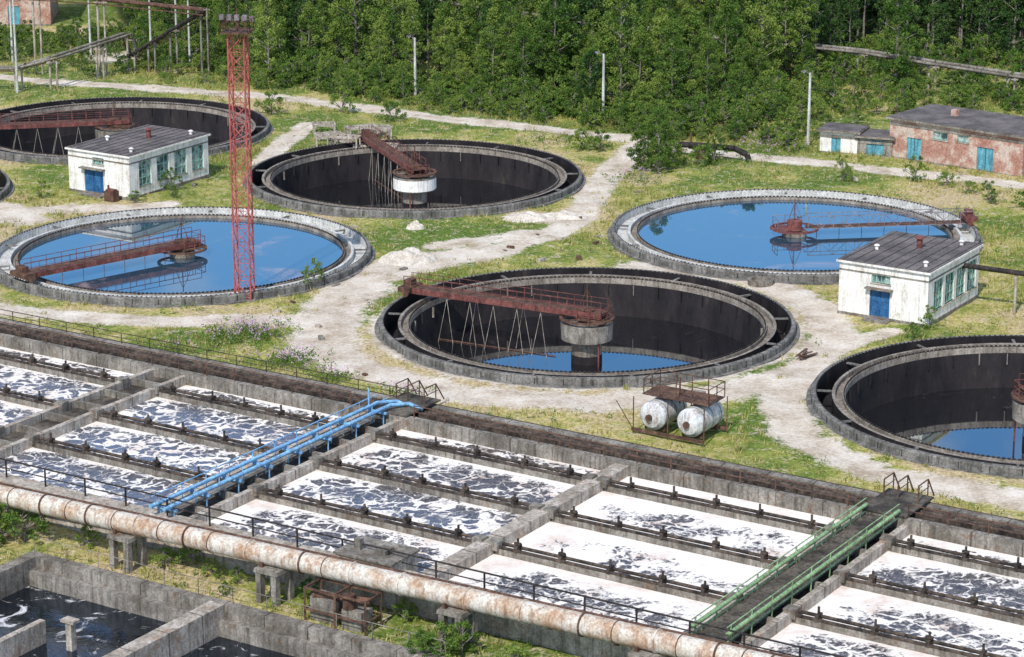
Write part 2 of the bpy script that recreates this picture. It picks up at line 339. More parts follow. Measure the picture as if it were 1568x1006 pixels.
# ------------------------------------------------------------------ clarifiers
def clarifier(key,ang,style,bridge='red'):
    cx,cy,full=TANKS[key]; root=empty('round_clarifier_tank')
    w=MB()
    w.lathe(cx,cy,[(15.0,-2.0),(15.0,.52),(14.96,.6),(14.66,.6)],0)
    w.lathe(cx,cy,[(14.66,.6),(14.66,-1.6)],1 if full else 2)
    w.lathe(cx,cy,[(15.30,-.3),(15.30,.07),(14.99,.08)],0)
    w.lathe(cx,cy,[(13.62,-1.6),(13.62,.38)],1 if full else 2)
    w.lathe(cx,cy,[(13.62,.38),(13.40,.38),(13.40,.02)],1)
    w.lathe(cx,cy,[(14.67,-.05 if full else -1.2),(13.61,-.05 if full else -1.2)],1 if full else 2)
    w.lathe(cx,cy,[(13.41,.05),(12.93,.05),(12.93,.34),(12.75,.34),(12.75,-.1)],3)
    wz=.12 if full else -2.6
    w.lathe(cx,cy,[(12.751,-.1),(12.70,-.7),(12.6,-3.4)],2)
    rnd=random.Random(key)
    for i in range(40 if not full else 0):
        t=2*math.pi*i/40; F=frame(cx,cy,math.degrees(t))
        w.box(12.55,12.70,-.03,.03,-.9,-.12,3 if rnd.random()<.3 else 2,F)
    for i in range(48):        # butt joints between the precast rim panels
        F=frame(cx,cy,360*i/48); w.box(14.97,15.015,-.025,.025,-.1,.52,2,F); w.box(14.66,14.96,-.02,.02,.598,.604,2,F)
    n=26
    for i in range(n):
        F=frame(cx,cy,360*(i+.3)/n)
        if i%2==0: w.box(13.6,14.67,-.10,.10,.26,.36,0,F)
    w.obj('ring_walls',[M['rim'],M['launderw'] if full else M['launder'],M['liner'],M['launder']],root)
    tb=MB(); n=250
    for i in range(n):
        F=frame(cx,cy,360*i/n)
        tb.box(12.80,12.86,-.09,.09,.32,.46,0,F)
        tb.box(14.64,14.69,-.06,.06,.56,.66,0,F)
    tb.lathe(cx,cy,[(12.79,.28),(12.79,.39)],0)
    tb.obj('weir_teeth',[M['dark']],root)
    wt=MB(); wt.disc(cx,cy,12.74,wz,0); wt.obj('water',[M['wfull' if full else 'wlow']],root)
    c=MB(); 
    if not full:
        c.lathe(cx,cy,[(0,-3.6),(1.1,-3.5),(1.1,-1.0),(1.85,-.85),(1.9,.35),(1.75,.4),(0,.4)],0,40)
        c.lathe(cx,cy,[(1.12,-2.0),(1.13,-3.3)],1,40)
        if style=='white': c.lathe(cx,cy,[(1.93,-.75),(1.93,.25)],2,40)
    else:
        c.lathe(cx,cy,[(0,.5),(1.0,.5),(1.0,-1)],0,32)
    c.obj('centre_column',[M['conc'],M['liner'],M['white']],root)
    b=MB(); F=frame(cx,cy,ang); P=lambda a,bb,z:(*F(a,bb),z)
    zb=.75; L=14.9
    if bridge=='red':
        for s_ in (-.6,.6):
            b.box(-1.4,L,s_-.05,s_+.05,zb+.08,zb+.50,0,F)
            for i in range(12): b.box(-1.0+i*1.35,-.94+i*1.35,s_-.07,s_+.07,zb+.10,zb+.48,1,F)
            handrail(b,[P(-1.4,s_,zb+.5),P(L,s_,zb+.5)],.85,0,1.35,.024)
        b.box(-1.4,L,-.54,.54,zb+.40,zb+.46,1,F)
    else:
        for s_ in (-.6,.6): truss(b,P(1,s_,zb),P(L,s_,zb),1.0,0,.05,1.1)
        b.box(1,L,-.5,.5,zb-.03,zb+.03,2,F)
        for i in range(13): b.bar(P(1+i*1.1,-.6,zb),P(1+i*1.1,.6,zb),.04,2)
    b.box(L-.7,L+.3,-1.0,1.0,.95,1.3,1,F); b.box(L-.5,L+.1,-.4,.4,1.3,1.75,1,F)
    for s_ in (-.95,.95): b.tube(P(L-.35,s_-.1,.88),P(L-.35,s_+.1,.88),.27,1,12)
    b.lathe(cx,cy,[(1.75,zb-.12),(2.0,zb-.12),(2.0,zb),(1.75,zb)],1,28,True)
    b.lathe(cx,cy,[(0,zb+.65),(.6,zb+.6),(.65,zb-.3)],1,16)
    b.box(-1.6,.4,-.9,.9,zb-.12,zb,1,F)
    for t in range(6): b.bar(P(1.9*math.cos(t*1.05),1.9*math.sin(t*1.05),zb-.06),P(.5*math.cos(t*1.05),.5*math.sin(t*1.05),zb-.06),.07,1)
    handrail(b,[P(-1.6,-.9,zb),P(-1.6,.9,zb),P(.4,.9,zb)],.85,0,1.,.024)
    for t in (0,2.1,4.2): b.bar(P(.7*math.cos(t),.7*math.sin(t),zb+.5),P(0,0,zb+2.1),.035,1)
    b.tube(P(0,0,zb),P(0,0,zb+2.4),.04,1,6)
    if not full:
        for i in range(5):
            x0=3.0+i*1.95
            for s_ in ((-.5,.5) if i%2 else (.5,)):
                b.tube(P(x0+.5,s_,zb),P(x0-.1,s_*1.3,-2.75),.018,3,5); b.tube(P(x0+.5,s_,zb),P(x0+1.2,s_*1.3,-2.75),.018,3,5)
        b.bar(P(2.5,0,-2.55),P(12.3,0,-2.55),.06,1)
        b.tube(P(-1.4,.9,zb),P(-1.4,.9,-2.9),.06,0,6); b.tube(P(1.6,-1.9,-2.9),P(1.6,-1.9,zb),.05,0,6)
    else:
        for i in range(6):
            x0=2+i*1.9; b.bar(P(x0,.5,zb),P(x0,.5,.1),.04,1)
    mats=[M['red'],M['rust'],M['concd'],M['concl']]
    if bridge=='blue': mats=[M['steelbl'],M['red'],M['rust'],M['concl']]
    b.obj('scraper_bridge',mats,root)
clarifier('C',152,'plain'); clarifier('D',110,'white'); clarifier('B',222,'plain'); clarifier('E',8,'plain','blue')
clarifier('F',192,'plain'); clarifier('G',12,'plain'); clarifier('H',160,'plain')
# ------------------------------------------------------------------ aeration basins
CELLS=[(-146,-130.2),(-128.9,-112.3),(-109.1,-94.5),(-91.3,-75.5),(-74.3,-59.3),(-55.7,-40.6),(-39.4,-24)]
LB=[112.8,118.95,125.2,131.45]; FB=134.5
foamy=[.3,.22,.08,.26,.74,.55,.5]
bs=MB()
WT=.35
bs.box(-146,-24,111.6,112.8,-3.9,WT,0)
bs.box(-146,-24,FB,FB+.5,-3.9,WT+.2,1); bs.box(-146,-24,FB+.5,137.6,-3.9,.05,2); bs.box(-146,-24,137.6,138.2,-3.9,.42,1)
bs.box(-146,-24,136.0,136.35,.05,.45,3); bs.box(-146,-24,138.2,138.7,-3.9,.12,2)
for a in np.arange(-145,-25,3.1): bs.box(a,a+.3,FB+.5,137.6,.05,.3,2); bs.box(a,a+.04,FB-.015,FB+.5,-.3,WT+.215,2); bs.box(a+1,a+1.05,137.58,138.2,.1,.435,2)
gaps=[(CELLS[i][1],CELLS[i+1][0]) for i in range(len(CELLS)-1)]
for g0,g1 in gaps:
    if g1-g0>2:
        bs.box(g0,g0+.4,112.8,FB,-3.9,WT,0); bs.box(g1-.4,g1,112.8,FB,-3.9,WT,0)
        bs.box(g0+.4,g1-.4,112.8,FB,-3.9,-.15,2)
        for b in np.arange(114,134,2.95): bs.box(g0-.012,g0+.41,b,b+.04,-.25,WT+.012,2); bs.box(g1-.41,g1+.012,b,b+.04,-.25,WT+.012,2)
        for b in np.arange(114.5,134,2.95): bs.box(g0+.4,g1-.4,b,b+.25,-.15,WT-.06,1)
    else:
        bs.box(g0+.1,g1-.1,112.8,FB,-3.9,WT+.02,0)
        for b in np.arange(114,134,2.95): bs.box(g0+.088,g1-.088,b,b+.04,-.25,WT+.032,2)
bs.box(-147,-146,111.6,138.2,-3.9,WT,0); bs.box(-24,-23,111.6,138.2,-3.9,WT,0)
for c0,c1 in CELLS:
    for b in LB[1:]:
        bs.box(c0,c1,b-.14,b+.14,-3.9,.10,1)
        for e in (c0-.45,c1-.25): bs.box(e,e+.7,b-.35,b+.35,.0,WT+.15,1)
bs.obj('aeration_basin_walls',[M['concl'],M['conc'],M['concd'],M['aerp']])
ap=MB()
for c0,c1 in CELLS:
    for b in LB[1:]:
        ap.tube((*S(c0,b+.27),.27),(*S(c1,b+.27),.27),.10,0,8)
        ap.bar((*S(c0,b-.12),.20),(*S(c1,b-.12),.20),.13,0)
        n=5
        for i in range(n):
            x=c0+(c1-c0)*(i+.5)/n+random.uniform(-.25,.25)
            ap.box(x-.1,x+.1,b-.2,b+.4,.1,.45,0); ap.tube((*S(x,b+.1),.4),(*S(x,b+.1),.85),.07,0,6)
            if random.random()<.6: ap.box(x-.2,x+.2,b-.02,b+.16,.5,.62,0)
ap.obj('air_distribution_pipe',[M['aerp'],M['rust']])
V=[];Fq=[];UV=[]
for ci,(c0,c1) in enumerate(CELLS):
    eb=[112.8]+LB[1:]+[FB]
    for j in range(4):
        b0=eb[j]+(.14 if j else 0); b1=eb[j+1]-(.14 if j<3 else 0)
        o=len(V)
        fo=foamy[ci]+random.uniform(-.08,.08)+(.15 if j==3 else 0)
        for (a,b,u,v) in ((c0-.1,b0,0,0),(c1+.1,b0,1,0),(c1+.1,b1,1,1),(c0-.1,b1,0,1)):
            V.append((*S(a,b),-.28)); UV.append((u,v,fo))
        Fq.append([o,o+1,o+2,o+3])
me=bpy.data.meshes.new('aeration_basin_water'); me.from_pydata(V,[],Fq)
at=me.attributes.new('lane','FLOAT_VECTOR','POINT'); at.data.foreach_set('vector',np.array(UV,np.float32).ravel())
me.materials.append(M['aer']); o=bpy.data.objects.new('aeration_basin_water',me); scene.collection.objects.link(o)
r=MB()
handrail(r,[(*S(-146,112.3),WT),(*S(-24,112.3),WT)],1.1,0,3.1,.05)
r.obj('steel_handrail',[M['dark']])
r=MB(); handrail(r,[(*S(-146,134.8),.55),(*S(-95.5,134.8),.55)],.9,0,2.4,.035); handrail(r,[(*S(-90.5,134.8),.55),(*S(-59.8,134.8),.55)],.8,0,2.4,.035); handrail(r,[(*S(-56,134.8),.55),(*S(-24,134.8),.55)],.8,0,2.4,.035)
r.obj('steel_handrail',[M['rust']])
r=MB(); handrail(r,[(*S(-146,138.0),.42),(*S(-92,138.0),.42)],.75,0,2.6,.03); 
for b,z in ((136.8,.3),(137.25,.3),(138.45,.25),(135.5,.25)): r.tube((*S(-146,b),z),(*S(-24,b),z),.13,0,8)
r.obj('service_pipes',[M['aerp']])
r=MB(); r.tube((*S(-146,111.0),.35),(*S(-24,111.3),.35),.14,0,8)
for a in range(-146,-24,4): r.box(a,a+.25,110.7,111.7,-.1,.22,0)
r.obj('rusty_pipe',[M['rust']])
# walkways
bw=MB()
for a in (-93.5,-92.5):
    pts=[(*S(a,111.6),1.0),(*S(a,135.0),1.0),(*S(a+.6,136.3),.85),(*S(a+1.6,136.4),.6)]
    bw.path(pts,.125,0,10)
    for b in np.arange(112.5,135,3.1): bw.tube((*S(a,b),-.1),(*S(a,b),1.0),.05,0,6)
    bw.tube((*S(a-.2,112),1.45),(*S(a-.2,135),1.45),.04,0,6)
    for b in np.arange(112.5,135,2.3): bw.tube((*S(a-.2,b),.2),(*S(a-.2,b),1.45),.035,0,6)
for b in np.arange(112.5,135,3.1): bw.box(-93.75,-92.25,b-.08,b+.08,.62,.76,0)
bw.tube((*S(-93.5,134),1.1),(*S(-93.5,134),2.2),.06,0,6)
bw.box(-93.3,-92.7,112.8,134.2,.40,.46,1)
bw.obj('blue_pipe_walkway',[M['blue'],M['conc']])
gw=MB()
gw.box(-58.5,-56.5,112.9,134.4,.36,.42,1)
for b in np.arange(113,134.4,.9): gw.box(-58.2,-56.8,b,b+.75,.42,.46,1)
for a in (-58.55,-56.5):
    gw.tube((*S(a,112.8),.95),(*S(a,134.6),.95),.12,0,10)
    gw.tube((*S(a,112.8),.55),(*S(a,134.6),.55),.05,0,6)
    for b in np.arange(113.2,134.6,2.4): gw.tube((*S(a,b),.0),(*S(a,b),1.35),.05,0,6)
    gw.tube((*S(a,112.8),1.35),(*S(a,134.6),1.35),.035,0,6)
gw.obj('green_pipe_walkway',[M['green'],M['concd']])
for a0 in (-93.5,-58.6):
    gt=MB()
    gt.box(a0-.3,a0+2.6,134.5,138.6,.6,.7,1)
    for a in (a0,a0+.9,a0+2.2):
        P=[(*S(a,137.2),.7),(*S(a,137.2),1.7),(*S(a,138.6),1.7),(*S(a,139.6),.4)]
        gt.path(P,.045,0,6); gt.tube((*S(a,138.6),.4),(*S(a,138.6),1.7),.04,0,6); gt.tube((*S(a,137.2),1.2),(*S(a,138.8),1.2),.03,0,6)
    for k in range(3): gt.box(a0,a0+.9,138.6+k*.35,138.9+k*.35,.5-k*.16,.54-k*.16,1)
    gt.obj('access_stile',[M['rust'],M['concd']])
# main foreground pipe
mp=MB(); PB=lambda a:108.4+(a+102.3)*(1.8/46.3)
A=np.arange(-128,-30,3.6)
for i,a in enumerate(A): 
    mp.tube((*S(a,PB(a)),1.0),(*S(a+3.6,PB(a+3.6)),1.0),.58,0,28,caps=False)
    a2=a+random.uniform(-.5,.5)
    mp.tube((*S(a2,PB(a2)),1.0),(*S(a2+.10,PB(a2+.10)),1.0),.64,1 if random.random()<.55 else 0,28)
    a3=a+1.9+random.uniform(-.4,.4)
    if random.random()<.7: mp.tube((*S(a3,PB(a3)),1.0),(*S(a3+.06,PB(a3)),1.0),.60,1,28)
mp.tube((*S(-128,PB(-128)+.9),1.25),(*S(-30,PB(-30)+.9),1.25),.10,1,8)
mp.obj('large_rusty_pipeline',[M['pipe'],M['rust']])
for a in (-125.5,-114.8,-104,-93.4,-83.2,-71.4,-60,-49):
    sp=MB(); b=PB(a)
    for db in (-.65,.65):
        sp.box(a-.2,a+.15,b+db-.2,b+db+.2,-1.7,.2,0)
        sp.box(a+.85,a+1.2,b+db-.2,b+db+.2,-1.7,.2,0)
    sp.box(a-.3,a+1.3,b-.9,b+.9,.2,.42,0,taper=.03); sp.box(a-.1,a+.1,b-.6,b+.6,.42,.7,1)
    sp.obj('pipe_support',[M['conc'],M['rust']])
# ------------------------------------------------------------------ lower tanks
lt=MB()
lt.box(-98.8,-40,106.5,107.2,-5,-1.35,0); lt.box(-98.8,-98.0,80,106.5,-5,-1.35,0)
for a0 in (-85.2,-71.5,-57): lt.box(a0,a0+1.0,80,106.5,-5,-1.25,1)
lt.box(-92.0,-91.6,80,100.1,-5,-1.6,1); lt.box(-78,-77.6,80,100.5,-5,-1.6,1)
for a,b in ((-89.8,100.1),(-76,101.5)): lt.box(a-.2,a+.2,b-.2,b+.2,-5,-1.3,1); lt.box(a-.45,a+.45,b-.3,b+.3,-1.3,-1.15,1)
lt.box(-98,-85.2,105.9,106.5,-5,-2.0,0); lt.box(-84.2,-71.5,105.9,106.5,-5,-2.0,0)
for a in np.arange(-96,-42,2.9): lt.box(a,a+.04,106.485,107.2,-2,-1.335,2)
for b in np.arange(90,106,2.9):
    for a0 in (-85.2,-71.5): lt.box(a0-.012,a0+1.012,b,b+.04,-3,-1.235,2)
lt.obj('lower_settling_tank_walls',[M['conc'],M['concl'],M['concd']])
lw=MB(); lw.box(-98,-40,80,106.45,-3.2,-2.9,0); lw.obj('lower_tank_water',[M['wdark']])
r=MB(); handrail(r,[(*S(-98.5,107.0),-1.35),(*S(-84,107.0),-1.35),(*S(-70,107.0),-1.35)],.95,0,2.4,.022,False)
r.obj('thin_handrail',[M['conc']])
sc=MB()
sc.box(-80,-76.3,111.2,113.9,-.2,1.05,0); sc.box(-80.1,-76.2,111.1,114.0,1.05,1.17,1); sc.box(-79.3,-78.9,112,112.4,1.17,1.8,1); sc.box(-77.9,-77.2,112,112.9,1.17,1.45,1)
sc.obj('concrete_sluice_chamber',[M['concl'],M['conc']])
sc=MB()
for a in (-79.6,-77.6,-75.6):
    for b in (107.7,109.2): sc.bar((*S(a,b),-1.65),(*S(a,b),.35),.12,0)
for z in (-.9,.3):
    for b in (107.7,109.2): sc.bar((*S(-79.6,b),z),(*S(-75.6,b),z),.10,0)
    for a in (-79.6,-77.6,-75.6): sc.bar((*S(a,107.7),z),(*S(a,109.2),z),.10,0)
sc.box(-79.4,-77.8,107.9,109,-1.65,-.2,1); sc.box(-77.3,-76,107.9,109,-1.65,-.5,1)
sc.tube((*S(-79.2,108),-.1),(*S(-76,108.8),-.1),.2,0,10); sc.tube((*S(-77,108.2),-.5),(*S(-77,108.2),.3),.35,0,12)
sc.obj('rusty_valve_frame',[M['rust'],M['conc']])
# ------------------------------------------------------------------ twin white tanks
ct=MB(); TA=-.9
def cyl_tank(a,b,z,r,L):
    for i,(t0,t1,f0,f1) in enumerate(((-.16,-.10,.25,.75),(-.10,0,.75,1),(0,1,1,1),(1,1.05,1,.75),(1.05,1.09,.75,.25))):
        ct.tube((*S(a,b+t0*L),z),(*S(a,b+t1*L),z),r*f0,0,24,r*f1,caps=True)
    for t in (.12,.5,.88): ct.tube((*S(a,b+t*L-.03),z),(*S(a,b+t*L+.03),z),r*1.02,2,24)
    ct.tube((*S(a,b-.16*L-.15),z),(*S(a,b-.16*L),z),.22,1,12)
    for t in (.15,.85): ct.box(a-r*.8,a+r*.8,b+t*L-.15,b+t*L+.15,.25,z-r*.55,1)
cyl_tank(-75.7+TA,141.6,1.25,.92,2.9); cyl_tank(-73.0+TA,141.6,1.25,.92,2.9)
for b in (141.2,144.4): ct.bar((*S(-77+TA,b),.3),(*S(-71.8+TA,b),.3),.18,1)
for a in (-76.9,-74.4,-71.8):
    for b in (141.2,144.4): ct.bar((*S(a+TA,b),0),(*S(a+TA,b),2.45),.07,1)
ct.box(-76.7+TA,-71.9+TA,142.0,144.2,2.4,2.48,1)
handrail(ct,[(*S(-76.6+TA,142.0),2.48),(*S(-71.9+TA,142.0),2.48),(*S(-71.9+TA,144.2),2.48),(*S(-76.6+TA,144.2),2.48),(*S(-76.6+TA,142.0),2.48)],1.0,1,1.2,.03)
ct.tube((*S(-74.4+TA,142.8),2.0),(*S(-74.4+TA,142.8),3.7),.06,1,8); ct.tube((*S(-75.7+TA,143),2.2),(*S(-73.1+TA,143),2.2),.1,1,8)
ct.bar((*S(-76.7+TA,141.2),0),(*S(-77.6+TA,140.2),2.3),.05,1)
ct.obj('twin_horizontal_tanks',[M['tankw'],M['rust'],M['conc']])
# ------------------------------------------------------------------ lattice tower
tw=MB(); tx,ty=-20,196.3; h=20.2; w_=.60; FT=frame(tx,ty,-8)
def TP(a,b,z): return (*FT(a,b),z)
tw.box(-.9,.9,-.9,.9,-.2,.12,1,FT)
cr=[(-w_,-w_),(w_,-w_),(w_,w_),(-w_,w_)]
for c in cr: tw.tube(TP(c[0],c[1],0),TP(c[0],c[1],h),.065,0,6)
st=1.32; nz=int(h/st)
for i in range(nz+1):
    z=i*st+.3
    for k in range(4):
        p,q_=cr[k],cr[(k+1)%4]
        if z<h: tw.bar(TP(*p,z),TP(*q_,z),.042,0)
        if z+st<=h+.2: 
            if (i+k)%2: p,q_=q_,p
            tw.bar(TP(*p,z),TP(*q_,z+st),.045,0); tw.bar(TP(*q_,z),TP(*p,z+st),.03,0)
for k in range(46): tw.bar(TP(-.2,-.45,k*.43+.5),TP(.2,-.45,k*.43+.5),.018,0)
for s_ in (-.2,.2): tw.bar(TP(s_,-.45,0),TP(s_,-.45,h),.022,0)
tw.box(-1.05,1.05,-1.05,1.05,h-.05,h+.05,2,FT); handrail(tw,[TP(-1.,-1.,h),TP(1.,-1.,h),TP(1.,1.,h),TP(-1.,1.,h),TP(-1.,-1.,h)],.9,2,.75,.03)
for a in (-.85,-.28,.28,.85):
    tw.box(a-.17,a+.17,-1.3,-1.0,h+1.05,h+1.4,3,FT); tw.box(a-.17,a+.17,.9,1.15,h+.6,h+.95,3,FT); tw.bar(TP(a,-1.0,h+.5),TP(a,-1.1,h+1.1),.04,2)
tw.bar(TP(-1.,-1.,h+.9),TP(1.,-1.,h+.9),.06,2); tw.tube(TP(0,0,h),TP(0,0,h+1.7),.04,2,6)
tw.obj('lattice_floodlight_tower',[M['redt'],M['conc'],M['rust'],M['steelbl']])
# ------------------------------------------------------------------ buildings
def cutwall(mb,F,s0,s1,t0,t1,z0,z1,ops,m=0,alongA=True):
    ss=sorted({s0,s1,*[o_[0] for o_ in ops],*[o_[1] for o_ in ops]}); zs=sorted({z0,z1,*[o_[2] for o_ in ops],*[o_[3] for o_ in ops]})
    for a,b in zip(ss[:-1],ss[1:]):
        for c,d in zip(zs[:-1],zs[1:]):
            ms,mz=(a+b)/2,(c+d)/2
            if any(o_[0]<ms<o_[1] and o_[2]<mz<o_[3] for o_ in ops): continue
            if alongA: mb.box(a,b,t0,t1,c,d,m,F)
            else: mb.box(t0,t1,a,b,c,d,m,F)
def window(wb,F,s0,s1,t,z0,z1,nx_,nz_,alongA=True):
    def bx(a,b,c,d,dt,m):
        if alongA: wb.box(a,b,t+dt[0],t+dt[1],c,d,m,F)
        else: wb.box(t-dt[1],t-dt[0],a,b,c,d,m,F)
    bx(s0,s1,z0,z1,(.16,.20),1)
    for i in range(nx_+1):
        x=s0+(s1-s0)*i/nx_; x=min(max(x,s0+.05),s1-.05); bx(x-.045,x+.045,z0,z1,(.09,.15),0)
    for i in range(nz_+1):
        z=z0+(z1-z0)*i/nz_; z=min(max(z,z0+.05),z1-.05); bx(s0,s1,z-.04,z+.04,(.08,.14),0)
    bx(s0-.08,s1+.08,z0-.09,z0,(-.08,.1),2)
def pump_house(a0,a1,b0,b1,h,door,dw,name='pump_house'):
    root=empty(name); F=S
    w=MB(); t=.3
    fo=[(*door,.15,2.25),(dw[0],dw[1],2.75,3.35)]
    cutwall(w,F,a0,a1,b0,b0+t,.0,h,fo,0,True)
    n=4; L=b1-b0; ops=[]
    for i in range(n):
        c=b0+.9+(L-1.2)*(i+.5)/n; ops.append((c-.85,c+.85,.95,3.15))
    cutwall(w,F,b0+t,b1-t,a1-t,a1,.0,h,ops,0,False)
    w.box(a0,a1,b1-t,b1,0,h,0,F); w.box(a0,a0+t,b0+t,b1-t,0,h,0,F)
    w.box(a0-.05,a1+.05,b0-.05,b1+.05,-.3,.22,1,F); w.box(a0+t,a1-t,b0+t,b1-t,.22,.3,1,F)
    w.box(a0-.03,a1+.03,b0-.03,b0,h-.62,h-.5,1,F); w.box(a1,a1+.03,b0,b1,h-.62,h-.5,1,F)
    w.obj('walls',[M['white'],M['conc']],root)
    rf=MB(); rf.box(a0-.18,a1+.22,b0-.22,b1+.2,h,h+.14,1,F)
    rf.box(a0-.10,a1+.14,b0-.14,b1+.12,h+.14,h+.20,0,F)
    for i in range(9):
        x=a0+.3+(a1-a0-.4)*i/8; rf.box(x-.025,x+.025,b0-.1,b1+.1,h+.20,h+.225,2,F)
    x,y=(a0+a1)/2+.2,(b0+b1)/2+1.2
    rf.tube((*F(x,y),h+.2),(*F(x,y),h+.95),.22,3,10); rf.tube((*F(x,y),h+.95),(*F(x,y),h+1.15),.4,3,10,.05)
    for k in ((a1-.8,b0+1.3),(a0+1.2,b0+4),(a1-1,b1-1.2)): rf.tube((*F(*k),h+.2),(*F(*k),h+.5),.14,1,8); rf.tube((*F(*k),h+.5),(*F(*k),h+.6),.24,1,8,.1)
    rf.obj('roof',[M['roof'],M['white'],M['dark'],M['red']],root)
    wd=MB()
    window(wd,F,dw[0],dw[1],b0,2.75,3.35,4,1,True)
    for o_ in ops: window(wd,F,o_[0],o_[1],a1,o_[2],o_[3],3,3,False)
    wd.obj('windows',[M['frame'],M['glass'],M['concl']],root)
    d=MB(); m=(door[0]+door[1])/2
    d.box(door[0],m-.01,b0+.12,b0+.17,.2,2.25,0,F); d.box(m+.01,door[1],b0+.12,b0+.17,.2,2.25,0,F)
    for x0 in (door[0]+.12,m+.12): d.box(x0,x0+(door[1]-door[0])/2-.24,b0+.09,b0+.12,.4,1.2,0,F); d.box(x0,x0+(door[1]-door[0])/2-.24,b0+.09,b0+.12,1.35,2.1,0,F)
    d.box(door[0]-.25,door[1]+.25,b0-.5,b0+.0,2.3,2.4,1,F); d.box(door[0]-.2,door[1]+.2,b0-.9,b0-.05,-.1,.12,1,F)
    d.obj('door',[M['door'],M['conc']],root)
pump_house(-153.4,-146.4,173.6,184.8,3.75,(-151.6,-149.4),(-150.6,-149.3))
pump_house(-78.6,-71.5,174.1,183.9,3.95,(-76.1,-74.5),(-76.0,-74.5))
pp=MB(); pp.path([(*S(-71.6,181),3.1),(*S(-60,181.3),3.1),(*S(-40,182),3.0)],.2,0,10); pp.tube((*S(-67.5,181.2),0),(*S(-67.5,181.2),3.0),.12,1,8); pp.tube((*S(-55,181.5),0),(*S(-55,181.5),3.0),.12,1,8)
pp.obj('elevated_pipe',[M['dark'],M['concl']])
def brick_house(name,F,L,D,h,doors,wins,mats,roofm='roof'):
    root=empty(name); w=MB()
    ops=[(a,b,.1,c) for a,b,c in doors]+[(a,b,c,d) for a,b,c,d in wins]
    cutwall(w,F,0,L,0,.35,0,h,ops,0,True)
    w.box(0,L,D-.35,D,0,h,0,F); w.box(0,.35,.35,D-.35,0,h,0,F)
    cutwall(w,F,.35,D-.35,L-.35,L,0,h,[(D*.4,D*.4+1.2,1.4,2.5)] if D>5 else [],0,False)
    w.box(-.06,L+.06,-.06,D+.06,-.4,.12,1,F)
    w.box(-.04,L+.04,-.04,0,h-.55,h-.33,1,F)
    w.obj('walls',[mats,M['conc']],root)
    rf=MB(); rf.box(-.3,L+.3,-.35,D+.3,h,h+.16,1,F); rf.box(-.2,L+.2,-.25,D+.2,h+.16,h+.24,0,F)
    if D>5: rf.box(L*.3,L*.3+.6,D*.5,D*.5+.6,h+.24,h+.8,2,F)
    rf.obj('roof',[M[roofm],M['conc'],M['brick']],root)
    wd=MB()
    for a,b,c,d in wins: window(wd,F,a,b,0,c,d,2,1,True)
    if D>5: window(wd,F,D*.4,D*.4+1.2,L,1.4,2.5,2,1,False)
    if wins or D>5: wd.obj('windows',[M['frame'],M['glass'],M['concl']],root)
    dd=MB()
    for a,b,c in doors: 
        dd.box(a,b,.1,.16,.12,c,0,F); dd.box((a+b)/2-.02,(a+b)/2+.02,.07,.1,.12,c,1,F)
    if doors: dd.obj('doors',[M['doort'],M['dark']],root)
FBk=frame(35,247.2,-40)
brick_house('brick_outbuilding',FBk,14.0,7.5,3.6,[(1.9,3.4,2.1),(9.3,11.0,2.2)],[(4.6,6.2,2.3,3.0),(7.2,8.4,2.4,3.0)],M['brick'])
brick_house('small_white_shed',frame(28.8,249.3,-22),3.6,3,2.0,[(1.1,2.0,1.7)],[],M['white'])
brick_house('small_grey_shed',frame(32.2,247.9,-20),3.2,3,1.7,[(.8,2.4,1.5)],[],M['conc'])
brick_house('red_brick_building',frame(-86,320,4),31,10,7,[(26,27.4,2.3)],[(x,x+1.5,1.2,2.8) for x in (3,7,11,15,19,23.)]+[(x,x+1.5,4.4,6) for x in (3,7,11,15,19,23.)],M['brick'])
# ------------------------------------------------------------------ poles and pipe racks
for x,y,h in ((-10,277,6.1),(9,264,6.7),(28,252,7.0)):
    l=MB(); l.tube((x,y,-.2),(x,y,h),.17,0,8,.11); l.bar((x,y,h-.1),(x-.5,y-.1,h+.15),.05,1); l.box(x-.85,x-.4,y-.25,y+.0,h+.1,h+.24,1,I); l.tube((x-.6,y-.12,h+.03),(x-.6,y-.12,h+.11),.1,2,8)
    l.bar((x-.3,y,h-.7),(x+.3,y,h-.7),.05,1); l.obj('street_lamp',[M['launderw'],M['steelbl'],M['tankw']])
def rack(name,pts,r,poles,pair=.5,mats=None):
    b=MB()
    for (p,q_) in zip(pts[:-1],pts[1:]):
        d=Vector(q_)-Vector(p); nrm=Vector((-d.y,d.x,0)).normalized()*pair
        p=Vector(p);q_=Vector(q_)
        b.tube(p+nrm,q_+nrm,r,0,8); b.tube(p-nrm,q_-nrm,r*.8,0,8)
        n=max(1,int(d.length/1.6))
        for i in range(n): 
            c=p.lerp(q_,i/n); b.bar(c-nrm*1.4-Vector((0,0,r)),c+nrm*1.4-Vector((0,0,r)),.07,1)
        b.bar(p+nrm*1.4-Vector((0,0,r+.3)),q_+nrm*1.4-Vector((0,0,r+.3)),.12,1)
    for x,y,z in poles:
        b.tube((x-.35,y,-.2),(x-.35,y,z),.13,2,6); b.tube((x+.35,y,-.2),(x+.35,y,z),.11,2,6); b.bar((x-.7,y,z-.2),(x+.7,y,z-.2),.14,2)
    b.obj(name,mats or [M['conc'],M['rust'],M['concl']])
rack('pipe_rack',[(-66,279,2.8),(-52,280,2.4),(-48,281,3.3),(-41.5,291,4.2),(-41,292,1.8)],.15,[(-51.5,280,2.4),(-48,281,3.0),(-44,287,3.4),(-41.3,291.5,3.6),(-60,279.5,2.6)])
rack('pipe_rack',[(-41.5,292,1.6),(-33,289,7.0)],.22,[(-39,291,3.2),(-36.5,290.3,4.8),(-33,289,7.3)],.6,[M['dark'],M['rust'],M['conc']])
